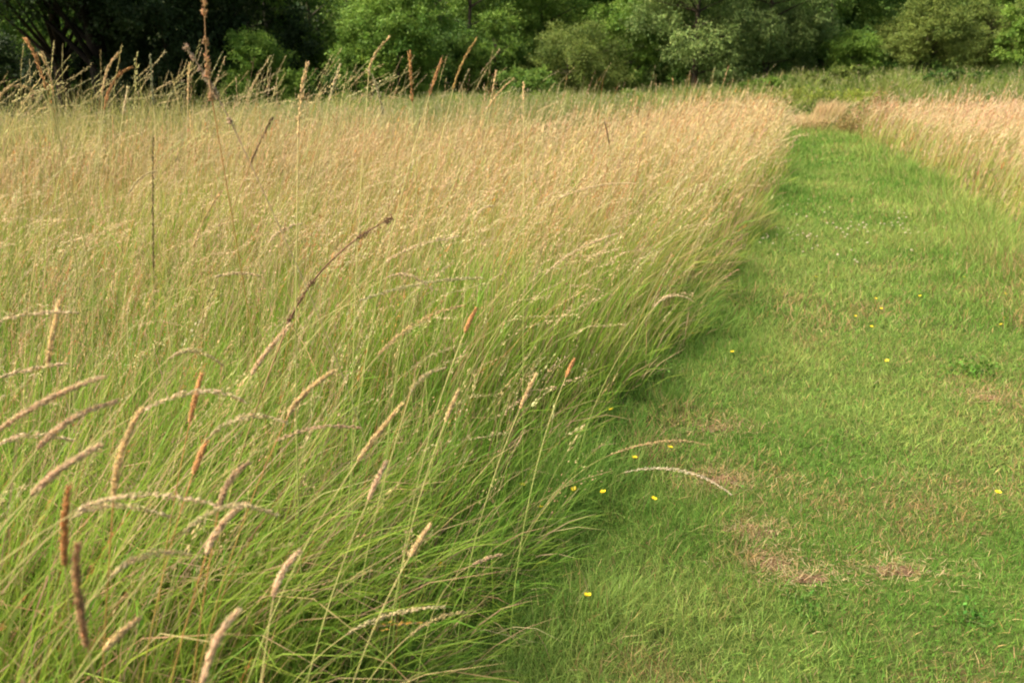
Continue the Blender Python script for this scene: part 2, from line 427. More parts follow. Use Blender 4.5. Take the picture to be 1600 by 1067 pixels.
rough("rough_grass", 13.0, 22., 230, lambda y: -INF(y), lambda y: np.minimum(left_edge(y) - .1, 99), 0.86, 0.022,
      ((0.14, 0.19, 0.04), (0.34, 0.34, 0.12)), "grey green rough grass behind the hay, in front of the dark wood", seed=.3)
rough("rough_grass", 22., 36., 130, lambda y: -INF(y), lambda y: INF(y), 0.85, 0.035,
      ((0.11, 0.18, 0.03), (0.28, 0.32, 0.08)), "green rushes and coarse grass along the foot of the trees", seed=.15)
rough("rough_grass", 36., 48., 60, lambda y: y * 0 - 8, lambda y: INF(y), 0.9, 0.05,
      ((0.09, 0.17, 0.035), (0.24, 0.30, 0.08)), "pale green sedge on the far side of the clearing under the right hand trees")

# ------------------------------------------------------------------ mown grass on the path
def lawn():
    mb = MB()
    for (y0, y1, dn, hs, wd) in [(1.1, 2.6, 20000, 1.0, 0.0022), (2.6, 4.5, 11000, 1.0, 0.003), (4.5, 8., 4800, 1.1, 0.0048), (8., 14., 2400, 1.2, 0.0078), (14., 26., 900, 1.3, 0.014)]:
        x, y = scatter(y0, y1, dn, 0.6)
        k = (x > left_edge(y) - 0.15) & (x < right_edge(y) + .3); x, y = x[k], y[k]
        bare = patches(x, y); p = fbm(x, y, 0.8, 11); p2 = fbm(x, y, 0.22, 13)
        k = rng.random(len(x)) > bare * 0.7; x, y, bare, p, p2 = x[k], y[k], bare[k], p[k], p2[k]; n = len(x)
        el = x - left_edge(y)
        lush = np.exp(-np.clip(el, 0, 9) / (0.10 + .36 * fbm(y, x, .9, 41)))
        rl = np.exp(-np.clip(right_edge(y) - x, 0, 9) / .45)                      # longer, greener grass at the foot of the meadow
        H = (0.018 + 0.030 * rng.random(n) ** 1.5 + 0.03 * p2 * p) * hs * (1 + 4.2 * lush * (0.15 + 1.5 * noise(x, y, .22, 44) ** 1.5) + 3.5 * rl)
        az = rng.uniform(-3.14, 3.14, n); a0 = np.abs(rng.normal(.5, .4, n)); a1 = np.abs(rng.normal(.4, .35, n))
        pts, d = curve(np.stack([x, y, terrain(x, y) - .002], -1), H, az, a0, a1, 2, 1.2)
        g = np.clip(rng.normal(p * 1.9 - .38 - .12 * sm(4, 8, y) + .25 * (p2 - .5), .26), 0, 1)
        c = vary(mixc((0.12, 0.25, 0.034), (0.33, 0.41, 0.10), g), .2)
        c = c * (1 - .45 * lush[:, None]) + .45 * lush[:, None] * np.array([0.11, 0.25, 0.04])
        pd = np.clip(0.11 + 0.40 * sm(.45, .75, fbm(x, y, .5, 17)) * sm(8.5, 4.5, y) + bare * .5, 0, .9) * (1 - lush)
        dry = rng.random(n) < pd
        c[dry] = vary(mixc((.36, .24, .09), (.50, .38, .18), rng.random(dry.sum())), .25)
        ribbons(mb, pts, d, wd * rng.uniform(.6, 1.4, n), rng.uniform(0, 6.28, n), c * .8, c)
        # broad low leaves (clover, plantain) between the blades
        m = int(n * .10); i = rng.integers(0, n, m); q = np.stack([x[i], y[i], terrain(x[i], y[i]) + rng.uniform(.004, .02, m)], -1)
        dd = np.stack([rng.normal(0, 1, m), rng.normal(0, 1, m), rng.uniform(.05, .5, m)], -1)
        dd /= np.linalg.norm(dd, axis=1, keepdims=True)
        sz = wd * rng.uniform(3, 5, m)
        keep = noise(x[i], y[i], .5, 21) > .45
        spikelets(mb, q[keep], dd[keep], sz[keep], sz[keep] * .7, vary(np.tile((.10, .21, .03), (keep.sum(), 1))), .15)
    return mb
PATCH = [(gnd(1205, 880), .13, .07), (gnd(1262, 905), .13, .05), (gnd(1130, 748), .12, .08), (gnd(1545, 622), .10, .07), (gnd(1180, 830), .12, .1), (gnd(1400, 890), .14, .07), (gnd(1120, 668), .15, .07)]
def patches(x, y):
    b = np.zeros_like(x)
    for (cx, cy), sx, sy in PATCH:
        b = np.maximum(b, np.exp(-(((x - cx) / sx) ** 2 + ((y - cy) / sy) ** 2) ** 1.2))
    return b * (0.4 + 0.9 * noise(x, y, .06, 31))
tag(lawn().build("short_grass", M_GRASS), "short mown grass covering the path, green with dry yellow patches", 'grass', kind='stuff')
for q, ((cx, cy), sx, sy) in enumerate(PATCH[:7]):
    g_ = np.random.default_rng(q); m_ = 22; th = np.linspace(0, 6.283, m_, endpoint=False)
    rr_ = (.55 + .5 * g_.random(m_)); pv = [(cx, cy)] + [(cx + sx * .6 * a * math.cos(t), cy + sy * .6 * a * math.sin(t)) for a, t in zip(rr_, th)]
    pv = np.array(pv); bmx = MB(); bmx.add(np.stack([pv[:, 0], pv[:, 1], terrain(pv[:, 0], pv[:, 1]) + .004], -1), [(0, 1 + k, 1 + (k + 1) % m_) for k in range(m_)], (.2, .12, .07))
    tag(bmx.build("bare_soil", M_SOIL), kind='structure')
# dry clippings lying in the worn patches
mb = MB()
for (cx, cy), sx, sy in PATCH:
    n = int(1500 * sx * sy * 20)
    x = rng.normal(cx, sx * .8, n); y = rng.normal(cy, sy * .8, n)
    az = rng.uniform(-3.14, 3.14, n)
    pts, d = curve(np.stack([x, y, terrain(x, y) + rng.uniform(0, .015, n)], -1), rng.uniform(.02, .05, n), az, np.abs(rng.normal(1.4, .15, n)), rng.normal(0, .3, n), 2)
    c = vary(mixc((.34, .22, .10), (.55, .44, .24), rng.random(n))); ribbons(mb, pts, d, np.full(n, .0028), az + 1.57, c, c)
tag(mb.build("dry_clippings", M_GRASS), "brown dry grass clippings lying in the worn patches of the path", 'clippings', kind='stuff')

# ------------------------------------------------------------------ 3D tubes, seed heads
def bez(p0, p1, p2, p3, n):
    t = np.linspace(0, 1, n)[:, None]
    return (1 - t) ** 3 * p0 + 3 * (1 - t) ** 2 * t * p1 + 3 * (1 - t) * t * t * p2 + t ** 3 * p3
def tube(mb, pts, rad, col, sides=6, jit=0.0):
    pts = np.asarray(pts, float); n = len(pts)
    rad = np.broadcast_to(np.asarray(rad, float), (n,))
    t = np.gradient(pts, axis=0); t /= np.linalg.norm(t, axis=1, keepdims=True) + 1e-12
    ref = np.array([0.0, 1.0, 0.0]) if abs(t[0][1]) < .9 else np.array([1.0, 0, 0])
    a = np.cross(t, ref); a /= np.linalg.norm(a, axis=1, keepdims=True) + 1e-12
    b = np.cross(t, a)
    th = np.linspace(0, 2 * math.pi, sides, endpoint=False)
    r = rad[:, None] * (1 + (rng.uniform(-jit, jit, (n, sides)) if jit else 0))
    v = pts[:, None] + r[..., None] * (np.cos(th)[None, :, None] * a[:, None] + np.sin(th)[None, :, None] * b[:, None])
    f = []
    for i in range(n - 1):
        for j in range(sides):
            k = (j + 1) % sides
            f.append((i * sides + j, i * sides + k, (i + 1) * sides + k, (i + 1) * sides + j))
    col = np.asarray(col, float)
    c = np.repeat(col[:, None], sides, 1) if col.ndim == 2 else np.tile(col, (n * sides, 1))
    mb.add(v, f, c)
    mb.add(v[0], [tuple(range(sides))[::-1]], c.reshape(-1, 3)[:sides]); mb.add(v[-1], [tuple(range(sides))], c.reshape(-1, 3)[-sides:])
def octas(mb, p, d, L, W, c, spread):
    """solid lozenge spikelets"""
    n = len(p)
    d = d + rng.normal(0, spread, (n, 3)); d /= np.linalg.norm(d, axis=1, keepdims=True)
    s = rng.normal(0, 1, (n, 3)); s -= (s * d).sum(1, keepdims=True) * d; s /= np.linalg.norm(s, axis=1, keepdims=True)
    u = np.cross(d, s); L = L[:, None]; W = W[:, None] / 2; q = p + d * L * .4
    v = np.stack([p, q + s * W, q + u * W, q - s * W, q - u * W, p + d * L], 1)
    i = (np.arange(n) * 6)[:, None]
    tr = np.array([(0, 2, 1), (0, 3, 2), (0, 4, 3), (0, 1, 4), (5, 1, 2), (5, 2, 3), (5, 3, 4), (5, 4, 1)])
    mb.add(v, (i[:, None] + tr[None]).reshape(-1, 3), np.repeat(c[:, None], 6, 1))

def stalk(kind, p0, p1, Y, label, mid=None, col=None, dY=0.06, thick=1.0, stemcol=None, cat=None, name=None):
    """one grass stalk: head from pixel p0 to pixel p1 at distance Y, stem down to the ground"""
    A = at(*p0, Y); B = at(*p1, Y + dY)
    if mid is not None: Mi = at(*mid, Y + dY / 2); ctl = 2 * Mi - (A + B) / 2
    else:
        L = np.linalg.norm(B - A); ctl = (A + B) / 2 + np.array([0, 0, .05 * L])
    n = 26; t = np.linspace(0, 1, n)[:, None]
    head = (1 - t) ** 2 * A + 2 * (1 - t) * t * ctl + t * t * B
    tg = ctl - A; tg /= np.linalg.norm(tg)
    hgt = max(A[2], 0.1)
    lean = np.array([tg[0], tg[1], 0]) * hgt * (0.75 if tg[2] > 0 else .5)
    base = np.array([A[0] - lean[0] * .8, A[1] - lean[1] * .8, 0])
    base[2] = float(terrain(base[0], base[1])) - .01
    st = bez(base, base + np.array([0, 0, hgt * .45]), A - tg * hgt * .35, A, 22)
    if (st[:, 2] < base[2]).any(): st[:, 2] = np.maximum(st[:, 2], base[2])
    root = empty(name or {'fox': 'foxtail_grass', 'droop': 'arching_grass', 'tall': 'tall_grass_stalk', 'dock': 'dry_dock_stalk'}[kind], base)
    tag(root, label, cat or {'fox': 'grass stalk', 'droop': 'grass stalk', 'tall': 'grass stalk', 'dock': 'dock stalk'}[kind])
    sc = stemcol if stemcol is not None else (0.42, 0.34, 0.13)
    scol = np.linspace(0, 1, 22)[:, None] * (np.array(sc) - np.array(GREEN)) + np.array(GREEN)
    mb = MB(); tube(mb, st, np.linspace(.0012 if kind != 'dock' else .0018, {'fox': .0009, 'droop': .0008, 'tall': .0008, 'dock': .0016}[kind], 22) * thick, scol, 5)
    mb.v = [v - base for v in mb.v]; mb.build("stem", M_STEM, root, smooth=True)
    hb = MB(); Lh = np.linalg.norm(np.diff(head, axis=0), axis=1).sum()
    col = np.array(col if col is not None else {'fox': (.58, .38, .18), 'droop': (.78, .60, .36), 'tall': (.46, .33, .14), 'dock': (.24, .12, .06)}[kind])
    tan = np.gradient(head, axis=0); tan /= np.linalg.norm(tan, axis=1, keepdims=True)
    if kind == 'fox':
        u = np.linspace(0, 1, n)
        kk = np.cumsum(rng.normal(0, .00018, (n, 3)), 0); head = head + kk - kk[0]
        mott = np.array([1 + .10 * math.sin(a * rng.uniform(6, 14) + p0[1]) for a in u])[:, None] * (1 - .10 * (1 - u[:, None]))
        R = 0.0036 * thick * np.clip(np.sin(np.pi * (u ** .8 * .93 + .05)) ** .7, .15, 1) * (1 - .2 * u) * (1 + .12 * np.sin(u * 23 + p0[0]) * rng.random(n))
        tube(hb, head, R * .8, col * .85, 8, .1)
        m = 720; ti = rng.random(m) ** 1.1 * (n - 1.01); i = ti.astype(int); f = (ti - i)[:, None]
        pp = head[i] * (1 - f) + head[i + 1] * f; dd = tan[i]
        s = rng.normal(0, 1, (m, 3)); s -= (s * dd).sum(1, keepdims=True) * dd; s /= np.linalg.norm(s, axis=1, keepdims=True)
        octas(hb, pp + s * R[i][:, None] * .7, dd + s * .5, np.full(m, .0060) * rng.uniform(.5, 1.7, m), np.full(m, .0012) * thick, vary(np.tile(col * 1.25, (m, 1)) * mott[i], .18), .15)
    elif kind == 'droop':
        tube(hb, head, np.linspace(.0008, .0004, n), col * .7, 5)
        m = int(70 + Lh * 700); ti = rng.random(m) * (n - 1.01); i = ti.astype(int); f = (ti - i)[:, None]
        pp = head[i] * (1 - f) + head[i + 1] * f; dd = tan[i]
        s = rng.normal(0, 1, (m, 3)); s -= (s * dd).sum(1, keepdims=True) * dd; s /= np.linalg.norm(s, axis=1, keepdims=True)
        tap = np.sin(np.pi * (ti / n * .9 + .08))[:, None]
        octas(hb, pp + s * rng.random((m, 1)) * .0045 * tap * thick, dd + s * .3, rng.uniform(.006, .011, m), np.full(m, .0019), vary(np.tile(col, (m, 1)), .14), .15)
    elif kind == 'tall':
        tube(hb, head, np.linspace(.0012, .0005, n) * thick, col * .8, 5)
        m = int(60 + Lh * 500); ti = rng.random(m) * (n - 1.01); i = ti.astype(int); f = (ti - i)[:, None]
        pp = head[i] * (1 - f) + head[i + 1] * f; dd = tan[i]
        s = rng.normal(0, 1, (m, 3)); s -= (s * dd).sum(1, keepdims=True) * dd; s /= np.linalg.norm(s, axis=1, keepdims=True)
        octas(hb, pp + s * rng.random((m, 1)) * .003 * thick, dd + s * .15, rng.uniform(.007, .013, m), np.full(m, .0018), vary(np.tile(col, (m, 1)), .16), .08)
    else:
        u = np.linspace(0, 1, n)
        tube(hb, head, np.linspace(.0024, .0012, n) * thick, col * .85, 6, .15)
        m = 300; cl = np.repeat(rng.random(12), 25); ti = np.clip(cl + rng.normal(0, .02, m), 0, 1) * (n - 1.01); i = ti.astype(int); f = (ti - i)[:, None]
        pp = head[i] * (1 - f) + head[i + 1] * f; dd = tan[i]
        s = rng.normal(0, 1, (m, 3)); s -= (s * dd).sum(1, keepdims=True) * dd; s /= np.linalg.norm(s, axis=1, keepdims=True)
        octas(hb, pp + s * rng.random((m, 1)) * .006 * thick, dd * .5 + s * .5, rng.uniform(.003, .006, m), np.full(m, .003), vary(np.tile(col, (m, 1)), .2), .3)
    hb.v = [v - base for v in hb.v]
    hb.build("seed_head", M_SEED, root)
    return root

PNK = (.70, .49, .29); ORG = (.52, .28, .11); BRN = (.30, .16, .08); TAN = (.64, .46, .22)
F, D_, T_, K_ = 'fox', 'droop', 'tall', 'dock'
stalk(F, (316, 1075), (372, 955), .80, "pale pink brown foxtail head leaning right at the bottom edge of the picture", mid=(337, 1005), col=PNK)
stalk(F, (137, 1012), (122, 852), .78, "long upright brown foxtail head, nearest the bottom left corner", mid=(122, 925), col=(.42, .25, .13), dY=0)
stalk(F, (102, 885), (108, 762), .95, "straight reddish brown foxtail head just above the longest upright one", mid=(101, 825), col=ORG, dY=0)
stalk(F, (177, 782), (224, 637), 1.0, "tall tan foxtail head leaning slightly right at the left of the foreground", mid=(192, 700), col=TAN, stemcol=RUST)
stalk(F, (322, 868), (382, 786), 1.0, "tan foxtail head leaning right, the lower of two close together", mid=(345, 822), col=PNK, stemcol=RUST)
stalk(F, (341, 798), (387, 724), 1.08, "brown foxtail head leaning right, the upper of two close together", mid=(357, 755), col=(.46, .31, .17), stemcol=RUST)
stalk(F, (427, 935), (468, 864), 1.0, "slim pinkish foxtail head right of the close pair in the foreground", mid=(441, 895), col=PNK)
stalk(F, (558, 722), (628, 633), 1.3, "long pale foxtail head leaning right above mid green blades near the picture centre", mid=(588, 682), col=TAN)
stalk(F, (450, 650), (520, 580), 1.3, "pale tan foxtail head leaning steeply right, left of the picture centre", mid=(476, 615), col=TAN, stemcol=RUST)
stalk(F, (392, 587), (453, 507), 1.5, "buff foxtail head lying on the line of the long dark stalk", mid=(416, 550), col=PNK)
stalk(F, (296, 662), (315, 585), 1.4, "upright rusty foxtail head above an arching cream spike", col=ORG, stemcol=RUST)
stalk(F, (301, 742), (322, 690), 1.25, "short reddish foxtail head between the arching cream spikes", col=ORG, stemcol=RUST)
stalk(F, (575, 782), (604, 722), 1.3, "short pink foxtail head below the long pale one near the centre", col=PNK)
stalk(F, (160, 1018), (216, 968), .9, "short straw foxtail head leaning right beside the bottom left brown one", col=TAN)
stalk(F, (47, 775), (156, 695), .92, "pink nodding foxtail head at the left edge, lower of the pink three", mid=(100, 728), col=PNK)
stalk(F, (58, 702), (182, 628), 1.05, "pink nodding foxtail head at the left edge, middle of the pink three", mid=(112, 656), col=PNK)
stalk(F, (-12, 678), (158, 588), 1.05, "pink nodding foxtail head at the left edge, top of the pink three", mid=(75, 622), col=PNK)
stalk(F, (74, 575), (93, 470), 1.35, "upright tan foxtail head near the left edge crossing an arching spike", col=TAN)
stalk(F, (726, 520), (744, 482), 1.8, "small rusty foxtail head standing over the green blades near the centre", col=ORG)
stalk(F, (695, 660), (716, 610), 1.6, "small tan foxtail head deep in the green grass at the centre", col=TAN)
stalk(F, (812, 640), (838, 585), 1.8, "small buff foxtail head near the shaded meadow edge", col=TAN)
stalk(F, (640, 870), (672, 822), 1.2, "small tan foxtail head leaning right in the lower middle of the meadow", col=TAN)
stalk(F, (884, 590), (898, 562), 2.0, "tiny rust coloured foxtail head close to the meadow edge", col=ORG)
stalk(D_, (118, 800), (335, 788), .92, "thick cream arching spike spanning the left foreground", mid=(215, 774))
stalk(D_, (110, 812), (262, 806), .98, "second cream arching spike close below the thick one", mid=(175, 790), col=(.70, .56, .31))
stalk(D_, (226, 640), (382, 627), 1.2, "pale cream arching spike curving over the left middle ground", mid=(310, 612))
stalk(D_, (170, 905), (292, 866), .92, "green cream arching spike low in the left foreground", mid=(225, 868), col=(.70, .56, .31))
stalk(D_, (285, 835), (432, 805), .98, "straw arching spike crossing the stem of the close foxtail pair", mid=(355, 792), col=(.70, .56, .31))
stalk(D_, (-10, 700), (112, 688), 1.1, "cream arching spike touching the left edge below a pink nodding head", mid=(45, 680))
stalk(D_, (-10, 505), (120, 489), 1.3, "pale spike arching in from the left edge, upper of the two", mid=(50, 490))
stalk(D_, (-10, 592), (104, 568), 1.3, "pale spike arching in from the left edge, lower of the two", mid=(50, 576))
stalk(D_, (590, 556), (722, 478), 1.6, "pinkish buff spike arching right above the deep green blades", mid=(650, 505), col=TAN)
stalk(D_, (560, 470), (752, 434), 1.8, "long straw spike arching right in the middle of the meadow", mid=(655, 444), col=(.58, .50, .27))
stalk(D_, (600, 412), (716, 370), 2.1, "cream spike arching right above the long straw one", mid=(650, 385))
stalk(D_, (604, 434), (674, 452), 1.9, "short cream spike drooping at its right end", mid=(638, 430))
stalk(D_, (850, 430), (962, 366), 2.3, "pale spike arching right, left of the fuzzy meadow edge", mid=(900, 392))
stalk(D_, (870, 312), (992, 287), 3.0, "cream arching spike above the straw stems toward the path", mid=(930, 291))
stalk(D_, (1022, 480), (1082, 470), 2.6, "short curled cream spike hanging over the meadow edge", mid=(1050, 462))
stalk(D_, (975, 738), (1142, 772), 2.60, "pale spike bent low over the mown path", mid=(1064, 735), col=(.85, .68, .48), thick=1.4, dY=-.12)
stalk(D_, (950, 712), (1100, 694), 1.9, "thin tan spike reaching right over the mown path", mid=(1030, 690), col=TAN, thick=.7)
stalk(D_, (738, 882), (783, 866), 1.5, "short buff spike lying over the shaded meadow edge", col=PNK)
stalk(D_, (540, 992), (692, 948), 1.25, "pale zigzag spike at the bottom middle of the meadow", mid=(610, 960), col=(.70, .56, .31))
stalk(D_, (640, 993), (724, 956), 1.3, "yellowish spike leaning right at the bottom middle", mid=(680, 968), col=(.56, .45, .20))
stalk(D_, (262, 562), (348, 572), 1.5, "small pale arching spike left of the long dark stalk", mid=(303, 548), col=(.70, .56, .31))
stalk(D_, (430, 690), (560, 668), 1.3, "thin pinkish spike lying across the green blades", mid=(495, 668), col=PNK, thick=.7)
stalk(D_, (320, 690), (446, 660), 1.2, "green cream spike arching below the pale one in the left middle ground", mid=(380, 652), col=(.70, .56, .31))
stalk(D_, (335, 433), (404, 431), 2.0, "short level cream spike in the straw grass at left", mid=(370, 427))
stalk(D_, (420, 380), (470, 350), 2.2, "small cream spike rising in the straw grass left of the dark stalk", mid=(440, 360))
stalk(D_, (640, 620), (695, 575), 1.6, "small straw spike arching near the centre", mid=(660, 590), col=(.58, .48, .25))
stalk(D_, (740, 345), (770, 322), 2.6, "short cream spike among straw stems above the centre", mid=(752, 328))
stalk(T_, (300, 395), (345, 300), 2.2, "slim pale spike leaning right in the straw grass", mid=(318, 345), col=TAN)
stalk(T_, (200, 305), (243, 268), 2.4, "pale curved spike in the straw grass far left", mid=(218, 280), col=CREAM)
stalk(K_, (448, 512), (612, 340), 1.6, "long dark brown dock stalk leaning right across the straw grass", mid=(510, 415), col=(.24, .14, .08), stemcol=BRN, thick=1.05)
stalk(K_, (372, 215), (287, 68), 1.55, "rough grey brown dock stalk leaning left in front of the dark wood", mid=(333, 140), col=(.52, .38, .25), stemcol=(.42,.28,.18), thick=.62, dY=0)
stalk(K_, (332, 160), (319, -25), 1.5, "tallest rust coloured dock stalk reaching the top of the picture", mid=(322, 75), col=(.58, .36, .18), stemcol=RUST, thick=.6, dY=0)
stalk(T_, (466, 215), (480, 100), 1.7, "tall thick straw stalk before the bright green sapling", mid=(470, 155), col=TAN, thick=1.5)
stalk(T_, (72, 140), (42, 64), 1.9, "orange brown spike leaning left beside the big dark trunk", mid=(58, 95), col=ORG, thick=1.3, dY=0)
stalk(T_, (84, 152), (67, 88), 1.9, "straw spike just right of the one leaning left by the big trunk", mid=(77, 115), col=TAN, thick=1.2, dY=0)
stalk(T_, (160, 150), (186, 84), 2.0, "thin straw spike curving right before the second dark trunk", mid=(168, 110), col=TAN)
stalk(T_, (163, 172), (205, 106), 2.0, "orange spike bending right before the second dark trunk", mid=(178, 128), col=ORG, thick=1.2)
stalk(T_, (240, 165), (235, 88), 2.2, "faint grey green spike upright before the dark wood", col=(.2, .2, .1))
stalk(T_, (576, 118), (607, 60), 2.0, "cream spike curving right before the hazel tree", mid=(585, 88), col=TAN)
stalk(T_, (598, 180), (576, 112), 2.0, "pale bent stalk below the cream spike before the hazel tree", mid=(590, 140), col=(.42, .36, .2), dY=0)
stalk(T_, (644, 160), (640, 84), 2.0, "upright orange spike before the hazel tree", col=ORG, thick=1.3, dY=0)
stalk(T_, (671, 150), (690, 95), 2.0, "orange straw spike leaning right of the upright orange one", col=ORG, thick=1.1)
stalk(T_, (708, 140), (744, 62), 2.0, "tall thin ochre spike leaning right before the dark gap in the trees", mid=(722, 100), col=(.44, .29, .1))
stalk(T_, (762, 170), (801, 124), 2.4, "pale straw spike leaning right below the small bush", mid=(777, 148), col=TAN)
stalk(T_, (766, 165), (775, 114), 2.6, "thin upright spike behind the pale leaning one", col=TAN, thick=.8)
stalk(T_, (514, 160), (531, 103), 2.3, "thin pale spike leaning right between the sapling and the hazel tree", col=CREAM)
stalk(T_, (818, 160), (818, 130), 2.8, "short upright tan spike before the dome shaped shrub", col=TAN)
stalk(T_, (192, 140 + 40), (200, 138), 2.3, "small cream spike below the orange bending one", col=CREAM)
stalk(T_, (293, 165), (296, 100), 2.2, "thin tan spike just left of the tallest dock stalk", col=TAN, thick=.8)
stalk(T_, (240, 420), (239, 215), 2.1, "dark upright stem standing alone in the straw grass at left", col=(.22, .17, .08), stemcol=(.2, .16, .08), dY=0, thick=.7)
stalk(T_, (392, 255), (425, 185), 2.2, "dark brown thin spike leaning right in the straw grass", col=(.2, .13, .07), stemcol=BRN)
stalk(T_, (952, 225), (945, 192), 3.6, "short dark forked spike among the pale stems near the far meadow edge", col=(.2, .14, .08), stemcol=BRN, dY=0)
stalk(T_, (-5, 160), (50, 142), 1.8, "straw spike arching to the right from the upper left edge", mid=(20, 135), col=TAN)

# ------------------------------------------------------------------ flowers
def buttercup_meshes():
    s = MB(); tube(s, bez(np.zeros(3), np.array([0, 0, .02]), np.array([.004, 0, .035]), np.array([.006, 0, .055]), 8), np.linspace(.0009, .0006, 8), (.12, .2, .04), 5)
    b = MB()
    for k in range(5):
        a = k * 2 * math.pi / 5; ca, sa = math.cos(a), math.sin(a)
        pr = [(0.001, 0, 0), (.005, -.0042, .0012), (.005, .0042, .0012), (.0095, -.0052, .0042), (.0095, .0052, .0042), (.0118, 0, .0060), (.006, 0, .0004)]
        v = [(.006 + x * ca - y * sa, x * sa + y * ca, .055 + z) for x, y, z in pr]
        b.add(v, [(0, 1, 6), (0, 6, 2), (1, 3, 6), (6, 4, 2), (3, 5, 6), (6, 5, 4)], (.85, .60, .015))
    c = MB(); p = np.zeros((26, 3)) + np.array([.006, 0, .0555]); d = rng.normal(0, 1, (26, 3)); d[:, 2] = np.abs(d[:, 2]) + .4
    octas(c, p, d, np.full(26, .0042), np.full(26, .0012), np.tile((.62, .42, .02), (26, 1)), .1)
    return s.mesh("stem", M_STEM, True), b.mesh("petals", M_PETAL), c.mesh("stamens", M_PETAL)
BM = buttercup_meshes()
def place_flower(px, py, label, group, sc=1.0):
    x, y = gnd(px, py); y += .05; z = float(terrain(x, y)) + (.05 if px < 1100 and py > 600 else 0)
    if z > .02: x, y = x * .97, y * .97
    r = empty("buttercup", (x, y, z)); r.rotation_euler = (random.uniform(-.35, .1), random.uniform(-.2, .3), random.uniform(0, 6.28)); r.scale = (sc,) * 3
    tag(r, label, "flower", group)
    for nm, me in zip(("stem", "petals"), BM):
        o = bpy.data.objects.new(nm, me); C.objects.link(o); o.parent = r; last = o
    o = bpy.data.objects.new("stamens", BM[2]); C.objects.link(o); o.parent = last
GB = "yellow buttercups in the mown grass"
for px, py, lb in [(1019, 812, "yellow buttercup rightmost of the row just below the spike bent over the path"), (906, 796, "bright yellow buttercup left of centre in the row by the meadow edge"),
                   (843, 832, "yellow buttercup lowest and leftmost of the cluster by the meadow edge"), (947, 804, "half hidden yellow buttercup in the middle of the row by the meadow edge"),
                   (917, 982, "yellow buttercup alone near the bottom of the path's left side"), (1044, 728, "yellow buttercup just behind the spike bent over the path"),
                   (991, 746, "small yellow buttercup left of the spike bent over the path"), (964, 666, "yellow buttercup in the shade of the meadow edge"),
                   (697, 922, "yellow buttercup standing inside the tall grass at the bottom"), (816, 792, "dim yellow buttercup among blades at the meadow foot"),
                   (1366, 526, "brightest yellow buttercup in the middle of the path"), (1396, 582, "yellow buttercup beside a dry patch in the middle of the path"),
                   (1571, 803, "tiny yellow buttercup near the right edge of the picture"), (1149, 570, "yellow buttercup left of the path beside dry grass")]:
    place_flower(px, py, lb, GB, .95)
for px, py in [(1158, 471), (1080, 537), (1070, 500), (1274, 444), (1309, 445), (1374, 479), (1341, 508), (1383, 496), (1446, 475), (1560, 443), (1571, 471), (1571, 509), (1574, 522), (1508, 446), (1165, 376), (1460, 352), (1105, 472), (1445, 320)]:
    lb = "small yellow buttercup close to the meadow edge, farther off than the shaded one" if px < 1200 else "small yellow buttercup in the middle of the path beyond the brightest one" if px < 1475 else "small yellow buttercup by the right edge of the picture, beyond the leafy weed patch"
    place_flower(px, py, lb, GB + (", edge" if px < 1200 else ", middle" if px < 1475 else ", right"), .85)
# white clover heads, a loose drift across the path
cm = MB(); dd = rng.normal(0, 1, (60, 3)); dd[:, 2] = np.abs(dd[:, 2]); dd /= np.linalg.norm(dd, axis=1, keepdims=True)
octas(cm, np.array([0, 0, .045]) + dd * .003, dd, np.full(60, .008), np.full(60, .0035), vary(np.tile((.60, .50, .34), (60, 1)), .1), .1)
tube(cm, np.array([[0, 0, 0], [0, .001, .02], [0, 0, .045]]), .0009, (.12, .2, .05), 5)
CM = cm.mesh("clover_flower", M_PETAL)
for i in range(95):
    u = random.random()
    px = 1170 + u * 260 + random.gauss(0, 14); py = 382 - 22 * u + random.gauss(0, 11)
    if i % 4 == 0: px, py = random.uniform(1180, 1500), random.uniform(310, 420)
    x, y = gnd(px, py)
    o = bpy.data.objects.new("clover_flower", CM); C.objects.link(o)
    o.location = (x, y, float(terrain(x, y))); o.rotation_euler = (random.uniform(-.3, .3), random.uniform(-.3, .3), random.uniform(0, 6))
    k = random.uniform(.85, 1.25); o.scale = (k, k, k)
    tag(o, "tiny whitish clover head in the pale drift across the path", "flower", "white clover heads across the mown path")

# ------------------------------------------------------------------ low leafy plants
def leafy(name, x, y, r, h, n, size, cols, label, cat, group=None, spread=.5, mat=None):
    z = float(terrain(x, y)); b = MB(); s = MB()
    m = max(5, int(r * 14)); ends = []
    for k in range(m):
        a = random.uniform(0, 6.28); q = r * random.random() ** .6
        e = np.array([q * math.cos(a), q * math.sin(a), h * random.uniform(.55, 1) * (1 - .4 * (q / r) ** 2)])
        tube(s, bez(np.zeros(3), e * np.array([.2, .2, .5]), e * np.array([.7, .7, .8]), e, 6), np.linspace(.006, .002, 6) * max(.3, h), (.10, .12, .04), 4)
        ends.append(e)
    E = np.array(ends); i = rng.integers(0, m, n); t = rng.random((n, 1)) ** .5
    p = E[i] * t + rng.normal(0, 1, (n, 3)) * size * 1.3; p[:, 2] = np.clip(p[:, 2], .01, None)
    d = rng.normal(0, 1, (n, 3)) * spread + np.array([0, 0, .3]); d /= np.linalg.norm(d, axis=1, keepdims=True)
    sz = size * rng.uniform(.6, 1.3, n)
    spikelets(b, p, d, sz, sz * .55, vary(mixc(cols[0], cols[1], rng.random(n))), .2)
    ro = empty(name, (x, y, z)); tag(ro, label, cat, group)
    s.build("stem", M_STEM, ro); b.build("foliage", mat or M_LEAF, ro)
    return ro
x, y = gnd(1510, 585); leafy("broadleaf_weed", x, y, .16, .07, 260, .022, ((.07, .15, .02), (.14, .25, .035)), "low dark green leafy weed patch at the right of the mown path", "weed")
